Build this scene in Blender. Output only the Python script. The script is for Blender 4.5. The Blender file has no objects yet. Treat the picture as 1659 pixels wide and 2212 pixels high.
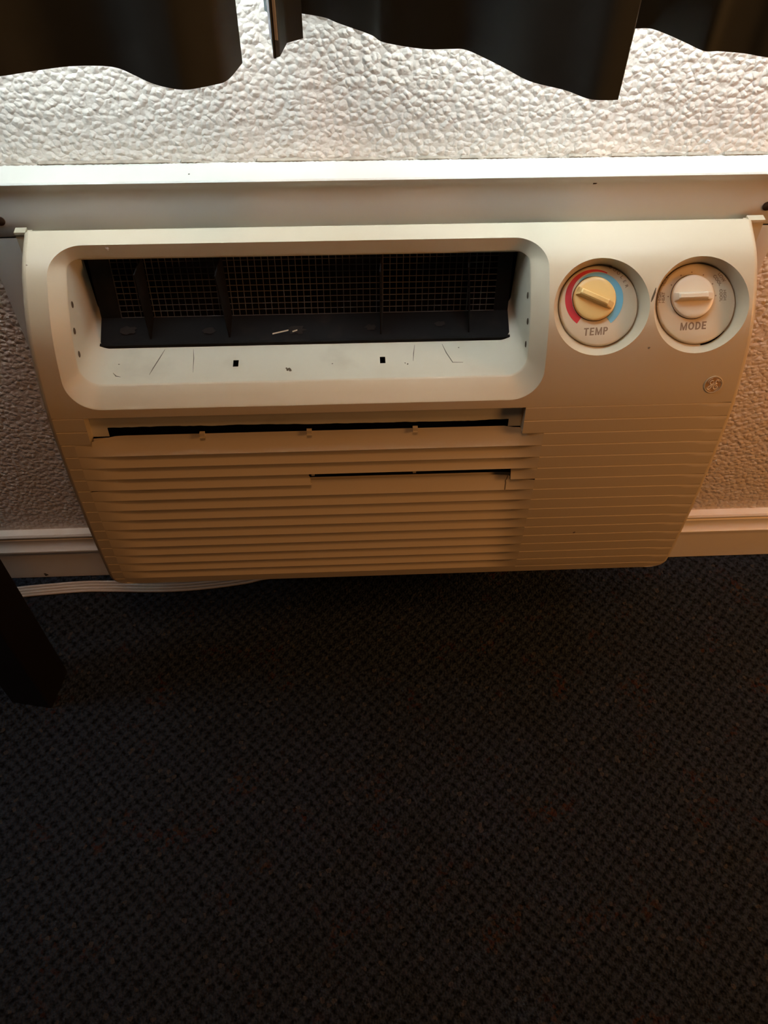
import bpy, bmesh, math, random
from mathutils import Vector, Matrix
from mathutils.geometry import delaunay_2d_cdt

random.seed(7)
scene = bpy.context.scene
COL = scene.collection
PI = math.pi

# ------------------------------------------------------------------ camera
cam_d = bpy.data.cameras.new('camera')
cam_d.sensor_fit = 'VERTICAL'
cam_d.sensor_height = 36.0
cam_d.lens = 1850.0 / 2212.0 * 36.0
cam_d.clip_start = 0.02
cam = bpy.data.objects.new('camera', cam_d)
COL.objects.link(cam)
RX = Vector((0.99886679, -0.0462659, 0.01116241))
UP = Vector((0.02959836, 0.7875338, 0.61556028))
FW = Vector((0.03727022, 0.61453233, -0.78801075))
m = Matrix(((RX.x, UP.x, -FW.x), (RX.y, UP.y, -FW.y), (RX.z, UP.z, -FW.z))).to_4x4()
m.translation = Vector((-0.0454, -0.723, 1.0437))
cam.matrix_world = m
scene.camera = cam

# ------------------------------------------------------------------ world, lights, exposure
scene.view_settings.view_transform = 'Standard'
scene.view_settings.look = 'None'
scene.view_settings.exposure = -0.07
scene.view_settings.gamma = 1.0
scene.view_settings.use_curve_mapping = False
world = bpy.data.worlds.new('world')
world.use_nodes = True
world.node_tree.nodes['Background'].inputs[0].default_value = (0.75, 0.85, 1.0, 1)
world.node_tree.nodes['Background'].inputs[1].default_value = 0.3
scene.world = world


def area_light(name, loc, aim, sx, sy, power, color, spread=180):
    d = bpy.data.lights.new(name, 'AREA')
    d.shape = 'RECTANGLE'
    d.size, d.size_y = sx, sy
    d.energy = power
    d.color = color
    d.spread = math.radians(spread)
    o = bpy.data.objects.new(name, d)
    o.location = loc
    o.rotation_euler = (Vector(aim) - Vector(loc)).to_track_quat('-Z', 'Y').to_euler()
    COL.objects.link(o)
    return o


# daylight entering through the window over the unit
area_light('window_daylight', (0.09, 0.086, 1.45), (0.09, -1.0, 1.45), 1.04, 1.16, 82.0, (0.84, 1.0, 1.12), 98)
# warm room lamp to the right of the camera
area_light('room_lamp', (0.98, -0.52, 0.80), (0.3, 0.0, 0.20), 0.20, 0.20, 4.2, (1.0, 0.42, 0.12))
# warm ceiling lamp
area_light('ceiling_lamp', (0.05, -0.95, 2.38), (0.0, -0.3, 0.0), 0.35, 0.35, 7.8, (1.0, 0.44, 0.16))
# added weak cool fill from the left, with no known source
area_light('left_cool_fill', (-1.60, -0.30, 1.50), (-0.2, -0.15, 0.0), 0.35, 0.35, 4.2, (0.90, 0.96, 1.0))


# ------------------------------------------------------------------ materials
def node(nt, kind, x=0, y=0, **kw):
    n = nt.nodes.new(kind)
    n.location = (x, y)
    for k, v in kw.items():
        setattr(n, k, v)
    return n


def mat(name, color, rough=0.5, spec=0.5, metal=0.0, noise=0.0, nscale=40.0, bump=0.0, bscale=200.0, bdist=0.001, dirt=None, dscale=18.0, damt=0.3):
    mm = bpy.data.materials.new(name)
    mm.use_nodes = True
    nt = mm.node_tree
    b = nt.nodes['Principled BSDF']
    b.inputs['Base Color'].default_value = (*color, 1)
    b.inputs['Roughness'].default_value = rough
    b.inputs['Specular IOR Level'].default_value = spec
    b.inputs['Metallic'].default_value = metal
    tc = node(nt, 'ShaderNodeTexCoord', -1000, 0)
    if noise > 0 or dirt:
        n = node(nt, 'ShaderNodeTexNoise', -800, 100)
        n.inputs['Scale'].default_value = nscale
        n.inputs['Detail'].default_value = 4
        nt.links.new(tc.outputs['Object'], n.inputs['Vector'])
        mx = node(nt, 'ShaderNodeMix', -500, 100, data_type='RGBA')
        mx.inputs['A'].default_value = (*[c * (1 - noise) for c in color], 1)
        mx.inputs['B'].default_value = (*[min(1, c * (1 + noise)) for c in color], 1)
        nt.links.new(n.outputs['Fac'], mx.inputs['Factor'])
        out = mx.outputs['Result']
        if dirt:
            n2 = node(nt, 'ShaderNodeTexNoise', -800, -150)
            n2.inputs['Scale'].default_value = dscale
            n2.inputs['Detail'].default_value = 6
            nt.links.new(tc.outputs['Object'], n2.inputs['Vector'])
            mr = node(nt, 'ShaderNodeMapRange', -600, -150)
            mr.inputs[1].default_value = 0.56
            mr.inputs[2].default_value = 0.80
            mr.inputs[4].default_value = damt
            nt.links.new(n2.outputs['Fac'], mr.inputs[0])
            m2 = node(nt, 'ShaderNodeMix', -250, 50, data_type='RGBA')
            m2.inputs['B'].default_value = (*dirt, 1)
            nt.links.new(mr.outputs[0], m2.inputs['Factor'])
            nt.links.new(out, m2.inputs['A'])
            out = m2.outputs['Result']
        nt.links.new(out, b.inputs['Base Color'])
    if bump > 0:
        n3 = node(nt, 'ShaderNodeTexNoise', -800, -400)
        n3.inputs['Scale'].default_value = bscale
        n3.inputs['Detail'].default_value = 3
        nt.links.new(tc.outputs['Object'], n3.inputs['Vector'])
        bp = node(nt, 'ShaderNodeBump', -300, -400)
        bp.inputs['Strength'].default_value = bump
        bp.inputs['Distance'].default_value = bdist
        nt.links.new(n3.outputs['Fac'], bp.inputs['Height'])
        nt.links.new(bp.outputs['Normal'], b.inputs['Normal'])
    return mm


def wall_material():
    mm = bpy.data.materials.new('textured wall paint')
    mm.use_nodes = True
    nt = mm.node_tree
    b = nt.nodes['Principled BSDF']
    b.inputs['Roughness'].default_value = 0.42
    b.inputs['Specular IOR Level'].default_value = 0.45
    tc = node(nt, 'ShaderNodeTexCoord', -1400, 0)
    n0 = node(nt, 'ShaderNodeTexNoise', -1100, 300)
    n0.inputs['Scale'].default_value = 9
    nt.links.new(tc.outputs['Object'], n0.inputs['Vector'])
    mx = node(nt, 'ShaderNodeMix', -500, 300, data_type='RGBA')
    mx.inputs['A'].default_value = (0.65, 0.565, 0.475, 1)
    mx.inputs['B'].default_value = (0.70, 0.615, 0.525, 1)
    nt.links.new(n0.outputs['Fac'], mx.inputs['Factor'])
    nt.links.new(mx.outputs['Result'], b.inputs['Base Color'])
    nw = node(nt, 'ShaderNodeTexNoise', -1600, -100)
    nw.inputs['Scale'].default_value = 120
    nw.inputs['Detail'].default_value = 2
    nt.links.new(tc.outputs['Object'], nw.inputs['Vector'])
    vw = node(nt, 'ShaderNodeVectorMath', -1400, -100, operation='MULTIPLY_ADD')
    vw.inputs[1].default_value = (0.006, 0.006, 0.006)
    nt.links.new(nw.outputs['Color'], vw.inputs[0])
    nt.links.new(tc.outputs['Object'], vw.inputs[2])
    n1 = node(nt, 'ShaderNodeTexVoronoi', -1100, 0, feature='F1')
    n1.inputs['Scale'].default_value = 165
    nt.links.new(vw.outputs[0], n1.inputs['Vector'])
    r1 = node(nt, 'ShaderNodeMapRange', -800, 0)
    r1.inputs[1].default_value = 0.75
    r1.inputs[2].default_value = 0.0
    nt.links.new(n1.outputs['Distance'], r1.inputs[0])
    n2 = node(nt, 'ShaderNodeTexNoise', -1100, -300)
    n2.inputs['Scale'].default_value = 110
    n2.inputs['Detail'].default_value = 3
    nt.links.new(tc.outputs['Object'], n2.inputs['Vector'])
    ad = node(nt, 'ShaderNodeMath', -550, -100, operation='MULTIPLY_ADD')
    ad.inputs[1].default_value = 1.1
    nt.links.new(n2.outputs['Fac'], ad.inputs[0])
    nt.links.new(r1.outputs[0], ad.inputs[2])
    bp = node(nt, 'ShaderNodeBump', -300, -200)
    bp.inputs['Strength'].default_value = 0.75
    bp.inputs['Distance'].default_value = 0.0022
    nt.links.new(ad.outputs[0], bp.inputs['Height'])
    nt.links.new(bp.outputs['Normal'], b.inputs['Normal'])
    return mm


def carpet_material():
    mm = bpy.data.materials.new('patterned carpet')
    mm.use_nodes = True
    nt = mm.node_tree
    b = nt.nodes['Principled BSDF']
    b.inputs['Roughness'].default_value = 0.95
    b.inputs['Specular IOR Level'].default_value = 0.1
    tc = node(nt, 'ShaderNodeTexCoord', -2000, 0)
    # slow warp so the woven lattice is not perfectly regular
    wn = node(nt, 'ShaderNodeTexNoise', -1900, -300)
    wn.inputs['Scale'].default_value = 45
    nt.links.new(tc.outputs['Object'], wn.inputs['Vector'])
    wv = node(nt, 'ShaderNodeVectorMath', -1700, -200, operation='MULTIPLY_ADD')
    wv.inputs[1].default_value = (0.012, 0.012, 0)
    nt.links.new(wn.outputs['Color'], wv.inputs[0])
    nt.links.new(tc.outputs['Object'], wv.inputs[2])
    sp = node(nt, 'ShaderNodeSeparateXYZ', -1500, -200)
    nt.links.new(wv.outputs[0], sp.inputs[0])

    def mth(op, a, bb, x=0, y=0, c=None):
        n = node(nt, 'ShaderNodeMath', x, y, operation=op)
        for i, v in enumerate((a, bb, c)):
            if v is None:
                continue
            if isinstance(v, (int, float)):
                n.inputs[i].default_value = v
            else:
                nt.links.new(v, n.inputs[i])
        return n.outputs[0]
    k = 2 * PI / 0.0175
    u = mth('MULTIPLY', sp.outputs[0], k)
    v = mth('MULTIPLY', sp.outputs[1], k)
    s1 = mth('SINE', u, None)
    s2 = mth('SINE', v, None)
    lat = mth('MULTIPLY', s1, s2)            # diagonal lattice of dark knots
    lat = mth('MULTIPLY_ADD', lat, 0.5, c=0.5)
    # fine loops
    vo = node(nt, 'ShaderNodeTexVoronoi', -1300, 300)
    vo.inputs['Scale'].default_value = 330
    nt.links.new(tc.outputs['Object'], vo.inputs['Vector'])
    fn = node(nt, 'ShaderNodeTexNoise', -1300, 0)
    fn.inputs['Scale'].default_value = 260
    fn.inputs['Detail'].default_value = 3
    nt.links.new(tc.outputs['Object'], fn.inputs['Vector'])
    mn = node(nt, 'ShaderNodeTexNoise', -1300, 500)
    mn.inputs['Scale'].default_value = 70
    nt.links.new(tc.outputs['Object'], mn.inputs['Vector'])
    comb = mth('MULTIPLY_ADD', fn.outputs['Fac'], 1.1, c=mth('MULTIPLY_ADD', lat, 0.38, c=mth('MULTIPLY', mn.outputs['Fac'], 0.22)))
    cr = node(nt, 'ShaderNodeValToRGB', -600, 100)
    e = cr.color_ramp.elements
    e[0].position, e[0].color = 0.56, (0.0028, 0.0035, 0.0046, 1)
    e[1].position, e[1].color = 1.0, (0.030, 0.041, 0.057, 1)
    x = e.new(0.76)
    x.color = (0.0130, 0.0176, 0.0245, 1)
    nt.links.new(comb, cr.inputs[0])
    # coloured flecks gathered in loose clusters
    pn = node(nt, 'ShaderNodeTexNoise', -1300, -500)
    pn.inputs['Scale'].default_value = 17
    pn.inputs['Detail'].default_value = 2
    nt.links.new(tc.outputs['Object'], pn.inputs['Vector'])
    pm = node(nt, 'ShaderNodeMapRange', -1100, -500)
    pm.inputs[1].default_value = 0.56
    pm.inputs[2].default_value = 0.70
    nt.links.new(pn.outputs['Fac'], pm.inputs[0])
    vc = node(nt, 'ShaderNodeTexVoronoi', -1300, -800)
    vc.inputs['Scale'].default_value = 240
    nt.links.new(tc.outputs['Object'], vc.inputs['Vector'])
    sc_ = node(nt, 'ShaderNodeSeparateColor', -1100, -800)
    nt.links.new(vc.outputs['Color'], sc_.inputs[0])
    thr = mth('GREATER_THAN', sc_.outputs[0], 0.74)
    fk = mth('MULTIPLY', thr, pm.outputs[0])
    fk2 = mth('MULTIPLY', fk, 0.7)
    hue = node(nt, 'ShaderNodeValToRGB', -800, -800)
    h = hue.color_ramp.elements
    h[0].color = (0.036, 0.010, 0.008, 1)
    h[1].color = (0.060, 0.040, 0.020, 1)
    h2 = h.new(0.5)
    h2.color = (0.052, 0.019, 0.011, 1)
    nt.links.new(sc_.outputs[1], hue.inputs[0])
    m1 = node(nt, 'ShaderNodeMix', -300, 100, data_type='RGBA')
    nt.links.new(fk2, m1.inputs['Factor'])
    nt.links.new(cr.outputs[0], m1.inputs['A'])
    nt.links.new(hue.outputs[0], m1.inputs['B'])
    # stray light threads
    t2 = mth('GREATER_THAN', sc_.outputs[2], 0.985)
    m2 = node(nt, 'ShaderNodeMix', -100, 100, data_type='RGBA')
    m2.inputs['B'].default_value = (0.06, 0.06, 0.058, 1)
    nt.links.new(mth('MULTIPLY', t2, 0.7), m2.inputs['Factor'])
    nt.links.new(m1.outputs['Result'], m2.inputs['A'])
    nt.links.new(m2.outputs['Result'], b.inputs['Base Color'])
    bp = node(nt, 'ShaderNodeBump', -300, -300)
    bp.inputs['Strength'].default_value = 0.9
    bp.inputs['Distance'].default_value = 0.003
    hh = mth('MULTIPLY_ADD', vo.outputs['Distance'], -1.0, c=comb)
    nt.links.new(hh, bp.inputs['Height'])
    nt.links.new(bp.outputs['Normal'], b.inputs['Normal'])
    return mm


M = {}
M['wall'] = wall_material()
M['carpet'] = carpet_material()
M['paint'] = mat('white semi-gloss trim paint', (0.60, 0.565, 0.49), 0.38, 0.5, noise=0.03, nscale=14, bump=0.05, bscale=60)
M['base'] = mat('cream baseboard paint', (0.84, 0.79, 0.69), 0.36, 0.5, noise=0.03, nscale=20)
M['plastic'] = mat('yellowed off-white plastic', (0.535, 0.465, 0.330), 0.38, 0.45, noise=0.025, nscale=9, dirt=(0.38, 0.30, 0.18), dscale=11, damt=0.10, bump=0.04, bscale=900, bdist=0.0003)
M['lit_plastic'] = mat('light-brightened off-white plastic', (0.59, 0.525, 0.385), 0.40, 0.45, noise=0.025, nscale=9, dirt=(0.38, 0.30, 0.18), dscale=11, damt=0.10)  # lighter copy of the panel plastic, bounced light put into its colour
M['duct'] = mat('grubby off-white plastic', (0.60, 0.575, 0.46), 0.5, 0.4, noise=0.05, nscale=25, dirt=(0.22, 0.19, 0.14), dscale=22, damt=0.25)
M['plate'] = mat('cream dial plate plastic', (0.58, 0.505, 0.365), 0.45, 0.4, noise=0.02)
M['knob_gold'] = mat('amber knob plastic', (0.68, 0.48, 0.19), 0.32, 0.5, noise=0.02)
M['knob_white'] = mat('off-white knob plastic', (0.68, 0.60, 0.46), 0.32, 0.5, noise=0.02)
M['black'] = mat('black plastic', (0.0062, 0.0055, 0.0050), 0.75, 0.12, noise=0.3, nscale=30, dirt=(0.024, 0.018, 0.014), dscale=40, damt=0.6)
M['void'] = mat('shade black interior', (0.004, 0.004, 0.004), 0.9, 0.1)  # black colour stands in for deep shade in holes, gaps and cavities
M['wire'] = mat('dusty dark wire', (0.055, 0.048, 0.042), 0.6, 0.4, noise=0.5, nscale=30)
M['dust'] = mat('matted dust', (0.022, 0.018, 0.0155), 0.9, 0.05, noise=0.5, nscale=90)
M['ink'] = mat('brown grey printing ink', (0.23, 0.165, 0.11), 0.6, 0.3)
M['red'] = mat('red print', (0.50, 0.035, 0.045), 0.5, 0.35)
M['blue'] = mat('light blue print', (0.16, 0.43, 0.58), 0.5, 0.35)
M['scratch'] = mat('dark scuff', (0.16, 0.14, 0.11), 0.8, 0.1)
M['grime_shade'] = mat('dark grime and hole shade', (0.10, 0.085, 0.06), 0.9, 0.1)  # real grime marks, and the painted shade of the pivot holes
M['badge'] = mat('brown badge enamel', (0.36, 0.23, 0.115), 0.45, 0.4)
M['badge_rim'] = mat('pale badge rim', (0.70, 0.60, 0.44), 0.4, 0.5)
M['cord'] = mat('off-white cord vinyl', (0.62, 0.58, 0.52), 0.5, 0.4, noise=0.06, nscale=30)
M['wood'] = mat('espresso wood', (0.0075, 0.0055, 0.0045), 0.42, 0.4, noise=0.3, nscale=12)
M['curtain'] = mat('dark green black curtain cloth', (0.042, 0.052, 0.050), 0.7, 0.35, noise=0.12, nscale=60, bump=0.15, bscale=1800, bdist=0.0003)
M['lining'] = mat('grey curtain lining', (0.84, 0.86, 0.86), 0.85, 0.1, noise=0.03)
M['screw'] = mat('dark brown screw', (0.05, 0.026, 0.012), 0.4, 0.5, metal=0.4)
M['caulk'] = mat('cracked caulk with crevice shade', (0.30, 0.24, 0.18), 0.8, 0.2, noise=0.8, nscale=90)  # caulk colour darkened to carry the shadow line of the crevice
M['chip'] = mat('white paint chip and glint', (0.75, 0.72, 0.68), 0.5, 0.4)
M['ceiling'] = mat('ceiling paint', (0.6, 0.57, 0.52), 0.9, 0.1)
M['steel'] = mat('brushed rod metal', (0.35, 0.33, 0.30), 0.35, 0.5, metal=0.9)
M['tabletop'] = mat('espresso table veneer', (0.012, 0.008, 0.006), 0.4, 0.4, noise=0.3, nscale=8)


def glass_mat():
    mm = bpy.data.materials.new('window glass')
    mm.use_nodes = True
    b = mm.node_tree.nodes['Principled BSDF']
    b.inputs['Base Color'].default_value = (0.95, 0.98, 0.97, 1)
    b.inputs['Roughness'].default_value = 0.02
    b.inputs['Transmission Weight'].default_value = 1.0
    return mm


M['glass'] = glass_mat()


# ------------------------------------------------------------------ object helpers
def mesh_obj(name, verts, faces, material, parent=None, smooth=True, angle=35):
    me = bpy.data.meshes.new(name)
    me.from_pydata([tuple(v) for v in verts], [], faces)
    me.update()
    return link(name, me, material, parent, smooth, angle)


def link(name, me, material, parent=None, smooth=True, angle=35):
    bm = bmesh.new()
    bm.from_mesh(me)
    bmesh.ops.remove_doubles(bm, verts=bm.verts, dist=1e-6)
    bmesh.ops.recalc_face_normals(bm, faces=bm.faces)
    bm.to_mesh(me)
    bm.free()
    if smooth:
        for p in me.polygons:
            p.use_smooth = True
        me.set_sharp_from_angle(angle=math.radians(angle))
    for mt in (material if isinstance(material, (list, tuple)) else [material]):
        me.materials.append(mt)
    o = bpy.data.objects.new(name, me)
    COL.objects.link(o)
    if parent:
        o.parent = parent
        o.matrix_parent_inverse = world_of(parent).inverted()
    return o


def world_of(o):
    mw = Matrix.LocRotScale(o.location, o.rotation_euler, o.scale)
    if o.parent:
        mw = world_of(o.parent) @ o.matrix_parent_inverse @ mw
    return mw


def tag(o, label=None, cat=None, group=None, kind=None):
    for k, v in (('label', label), ('category', cat), ('group', group), ('kind', kind)):
        if v:
            o[k] = v
    return o


def empty(name, loc):
    o = bpy.data.objects.new(name, None)
    o.location = loc
    o.empty_display_size = 0.05
    COL.objects.link(o)
    return o


class MB:
    def __init__(self):
        self.v, self.f = [], []

    def add(self, vs, fs):
        b = len(self.v)
        self.v += [Vector(v) for v in vs]
        self.f += [tuple(i + b for i in f) for f in fs]

    def box(self, lo, hi, frame=None):
        x0, y0, z0 = lo
        x1, y1, z1 = hi
        vs = [(x0, y0, z0), (x1, y0, z0), (x1, y1, z0), (x0, y1, z0), (x0, y0, z1), (x1, y0, z1), (x1, y1, z1), (x0, y1, z1)]
        if frame:
            vs = [frame(*v) for v in vs]
        self.add(vs, [(3, 2, 1, 0), (4, 5, 6, 7), (0, 1, 5, 4), (1, 2, 6, 5), (2, 3, 7, 6), (3, 0, 4, 7)])

    def grid(self, rows, close=False):
        n = len(rows[0])
        vs = [p for r in rows for p in r]
        fs = []
        for i in range(len(rows) - 1):
            for j in range(n if close else n - 1):
                k = (j + 1) % n
                fs.append((i * n + j, i * n + k, (i + 1) * n + k, (i + 1) * n + j))
        self.add(vs, fs)

    def fan(self, pts):
        self.add(pts, [tuple(range(len(pts)))])

    def build(self, name, material, parent=None, smooth=True, angle=35):
        return mesh_obj(name, self.v, self.f, material, parent, smooth, angle)


def inside(poly, x, y):
    c = False
    n = len(poly)
    j = n - 1
    for i in range(n):
        xi, yi = poly[i]
        xj, yj = poly[j]
        if (yi > y) != (yj > y) and x < (xj - xi) * (y - yi) / (yj - yi) + xi:
            c = not c
        j = i
    return c


def sheet(outer, holes, step, mapf):
    """triangulated sheet with holes, mapped to 3D"""
    pts, edges = [], []

    def loop(poly):
        b = len(pts)
        for p in poly:
            pts.append(Vector(p))
        n = len(poly)
        for i in range(n):
            edges.append((b + i, b + (i + 1) % n))
    loop(outer)
    for h in holes:
        loop(h)
    x0, x1 = min(p[0] for p in outer), max(p[0] for p in outer)
    y0, y1 = min(p[1] for p in outer), max(p[1] for p in outer)
    allb = [q for poly in [outer] + holes for q in poly]
    nx, ny = int((x1 - x0) / step[0]), int((y1 - y0) / step[1])
    tol = min(step) * 0.45
    for i in range(1, nx):
        for j in range(1, ny):
            x, y = x0 + (x1 - x0) * i / nx, y0 + (y1 - y0) * j / ny
            if not inside(outer, x, y) or any(inside(h, x, y) for h in holes):
                continue
            if any(abs(q[0] - x) < tol and abs(q[1] - y) < tol for q in allb):
                continue
            pts.append(Vector((x, y)))
    vs, es, fs, _, _, _ = delaunay_2d_cdt(pts, edges, [], 0, 1e-7)
    keep = []
    for f in fs:
        cx_ = sum(vs[i].x for i in f) / 3
        cy_ = sum(vs[i].y for i in f) / 3
        if inside(outer, cx_, cy_) and not any(inside(h, cx_, cy_) for h in holes):
            keep.append(tuple(f))
    return [mapf(v.x, v.y) for v in vs], keep


def smoothstep(a, b, x):
    t = max(0.0, min(1.0, (x - a) / (b - a)))
    return t * t * (3 - 2 * t)


def catmull(pts, n=6):
    out = []
    for i in range(len(pts) - 1):
        p0 = Vector(pts[max(i - 1, 0)])
        p1 = Vector(pts[i])
        p2 = Vector(pts[i + 1])
        p3 = Vector(pts[min(i + 2, len(pts) - 1)])
        for k in range(n):
            t = k / n
            out.append(0.5 * ((2 * p1) + (p2 - p0) * t + (2 * p0 - 5 * p1 + 4 * p2 - p3) * t * t + (3 * p1 - p0 - 3 * p2 + p3) * t ** 3))
    out.append(Vector(pts[-1]))
    return out


# ------------------------------------------------------------------ room shell
RX0, RX1, RY0, CEIL = -2.3, 2.6, -3.2, 2.44
WX0, WX1, WZ0, WZ1 = -0.45, 0.63, 0.86, 2.04          # window opening
o = mesh_obj('floor', [(RX0, RY0, 0), (RX1, RY0, 0), (RX1, 0.2, 0), (RX0, 0.2, 0)], [(0, 1, 2, 3)], M['carpet'], smooth=False)
tag(o, kind='structure')
hole = [(-0.3318, 0.22), (0.3318, 0.22), (0.3318, 0.5795), (-0.3318, 0.5795)]
win = [(WX0, WZ0), (WX1, WZ0), (WX1, WZ1), (WX0, WZ1)]
vs, fs = sheet([(RX0, 0), (RX1, 0), (RX1, CEIL), (RX0, CEIL)], [hole, win], (0.4, 0.4), lambda x, z: Vector((x, 0, z)))
mb = MB()
mb.add(vs, fs)
for poly in (hole, win):                                  # reveals through the wall thickness
    mb.grid([[Vector((x, 0, z)) for x, z in poly], [Vector((x, 0.16, z)) for x, z in poly]], close=True)
tag(mb.build('wall_back', M['wall'], smooth=False), kind='structure')
for nm, a, b in (('wall_left', (RX0, RY0), (RX0, 0.0)), ('wall_right', (RX1, RY0), (RX1, 0.0)), ('wall_front', (RX0, RY0), (RX1, RY0))):
    o = mesh_obj(nm, [(a[0], a[1], 0), (b[0], b[1], 0), (b[0], b[1], CEIL), (a[0], a[1], CEIL)], [(0, 1, 2, 3)], M['wall'], smooth=False)
    tag(o, kind='structure')
o = mesh_obj('ceiling', [(RX0, RY0, CEIL), (RX1, RY0, CEIL), (RX1, 0, CEIL), (RX0, 0, CEIL)], [(0, 1, 2, 3)], M['ceiling'], smooth=False)
tag(o, kind='structure')

# window above the frame
mb = MB()
for lo, hi in (((WX0, 0.09, WZ0), (WX1, 0.14, WZ0 + 0.05)), ((WX0, 0.09, WZ1 - 0.05), (WX1, 0.14, WZ1)),
               ((WX0, 0.09, WZ0 + 0.05), (WX0 + 0.05, 0.14, WZ1 - 0.05)), ((WX1 - 0.05, 0.09, WZ0 + 0.05), (WX1, 0.14, WZ1 - 0.05)),
               ((0.08, 0.09, WZ0 + 0.05), (0.12, 0.14, WZ1 - 0.05))):
    mb.box(lo, hi)
wn = tag(mb.build('window_1', M['paint'], smooth=False), kind='structure')
for x0, x1 in ((WX0 + 0.05, 0.08), (0.12, WX1 - 0.05)):
    mb = MB()
    mb.box((x0, 0.112, WZ0 + 0.05), (x1, 0.117, WZ1 - 0.05))
    mb.build('pane', M['glass'], wn, smooth=False)

# baseboard with stepped moulding
prof_b = [(0, 0), (0.011, 0), (0.011, 0.0645), (0.0155, 0.0655), (0.0155, 0.0685), (0.0125, 0.071), (0.0100, 0.076), (0.0092, 0.083),
          (0.0098, 0.0875), (0.0075, 0.0885), (0.0078, 0.091), (0.0105, 0.0925), (0.0112, 0.0955), (0.0095, 0.0985), (0.004, 0.0998), (0, 0.0998)]
mb = MB()
mb.grid([[Vector((x, -p, z + 0.0012)) for p, z in prof_b] for x in (RX0, -0.6, 0.6, RX1)])
tag(mb.build('baseboard_back', M['base'], angle=25), kind='structure')

# ------------------------------------------------------------------ sleeve trim frame on the wall
FXL, FXR, FZT, FZB = -0.3745, 0.3665, 0.6322, 0.235
tr = tag(empty('trim_1', (0, 0, FZB)), kind='structure')
# top rail: (drop below the top edge, protrusion)
sec = [(0, 0), (0, 0.0305), (0.0012, 0.0318), (0.0033, 0.0314), (0.0065, 0.0285), (0.011, 0.0268), (0.018, 0.0264), (0.030, 0.0266), (0.0550, 0.0266), (0.0556, 0.0262), (0.0556, 0.0)]
mb = MB()
mb.grid([[Vector((x, -p, FZT - t)) for t, p in sec] for x in (FXL, FXL + 0.002, FXR - 0.002, FXR)])
for x in (FXL, FXR):
    mb.fan([Vector((x, -p, FZT - t)) for t, p in sec])
mb.build('top_rail', M['paint'], tr, angle=40)
for x0, x1 in ((FXL, FXL + 0.0335), (FXR - 0.0225, FXR)):
    mb = MB()
    lg = [(x0, 0), (x0, 0.0270), (x0 + 0.0015, 0.0282), (x1 - 0.001, 0.0282), (x1, 0.0275), (x1, 0)]
    mb.grid([[Vector((x, -p, z)) for x, p in lg] for z in (FZB, FZT - 0.0556)])
    mb.build('side_rail', M['paint'], tr, angle=40)
mb = MB()
mb.box((FXL, -0.0295, FZB - 0.034), (FXR, 0, FZB))
mb.build('bottom_rail', M['paint'], tr, smooth=False)


def disc_pts(c, u, v, r, n=20, r2=None):
    return [c + u * (r * math.cos(2 * PI * i / n)) + v * ((r2 or r) * math.sin(2 * PI * i / n)) for i in range(n)]


EX, EY, EZ = Vector((1, 0, 0)), Vector((0, 1, 0)), Vector((0, 0, 1))
for x, z in ((-0.3542, 0.5935), (0.3482, 0.5958)):        # screw heads
    mb = MB()
    c = Vector((x, -0.0264, z))
    rings = [[p + Vector((0, -h, 0)) for p in disc_pts(c, EX, EZ, r)] for r, h in ((0.0045, 0), (0.0045, 0.0012), (0.0032, 0.0022), (0.0012, 0.0026))]
    mb.grid(rings, close=True)
    mb.fan(rings[-1])
    mb.build('screw', M['screw'], tr)
# ragged caulk and paint edge on top of the frame
mb = MB()
n = 420
top, bot, fro = [], [], []
h = 0.001
for i in range(n + 1):
    x = FXL + (FXR - FXL) * i / n
    h = max(0.0002, min(0.0030, h + random.uniform(-0.0007, 0.00068)))
    if random.random() < 0.03:
        h = 0.0030
    top.append(Vector((x, -0.0002, FZT + h)))
    fro.append(Vector((x, -0.0006 - h * 0.7, FZT + h * 0.5)))
    bot.append(Vector((x, -0.0012 - random.uniform(0, 0.0016), FZT + 0.0001)))
mb.grid([top, fro, bot])
mb.build('caulk_bead', M['caulk'], tr, angle=20)


def blob(name, c, u, v, nrm, r, material, parent, n=11, jag=0.45, lift=0.0002, squash=1.0):
    """small irregular raised patch"""
    mb = MB()
    rr = [r * random.uniform(1 - jag, 1) for _ in range(n)]
    ring = [c + u * (rr[i] * math.cos(2 * PI * i / n)) + v * (rr[i] * squash * math.sin(2 * PI * i / n)) for i in range(n)]
    up = [p * 0.6 + c * 0.4 + nrm * lift for p in ring]
    mb.grid([ring, up], close=True)
    mb.fan(up)
    return mb.build(name, material, parent)


blob('stain', Vector((0.1811, -0.0270, FZT - 0.0105)), EX, EZ, -EY, 0.0026, M['screw'], tr, squash=0.6)
blob('stain', Vector((-0.1795, -0.020, FZT + 0.0001)), EX, EY, EZ, 0.0011, M['grime_shade'], tr)

# ------------------------------------------------------------------ the air conditioner
PROF = [(0.045, 0.5942), (0.058, 0.5892), (0.071, 0.5837), (0.082, 0.5767), (0.0915, 0.5680), (0.1010, 0.5583), (0.1110, 0.5467), (0.1198, 0.5337), (0.1282, 0.5152),
        (0.1365, 0.4907), (0.1450, 0.4589), (0.1513, 0.4117), (0.1560, 0.3460), (0.1580, 0.2827), (0.1572, 0.2202), (0.1560, 0.2045), (0.1545, 0.1907)]


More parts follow.
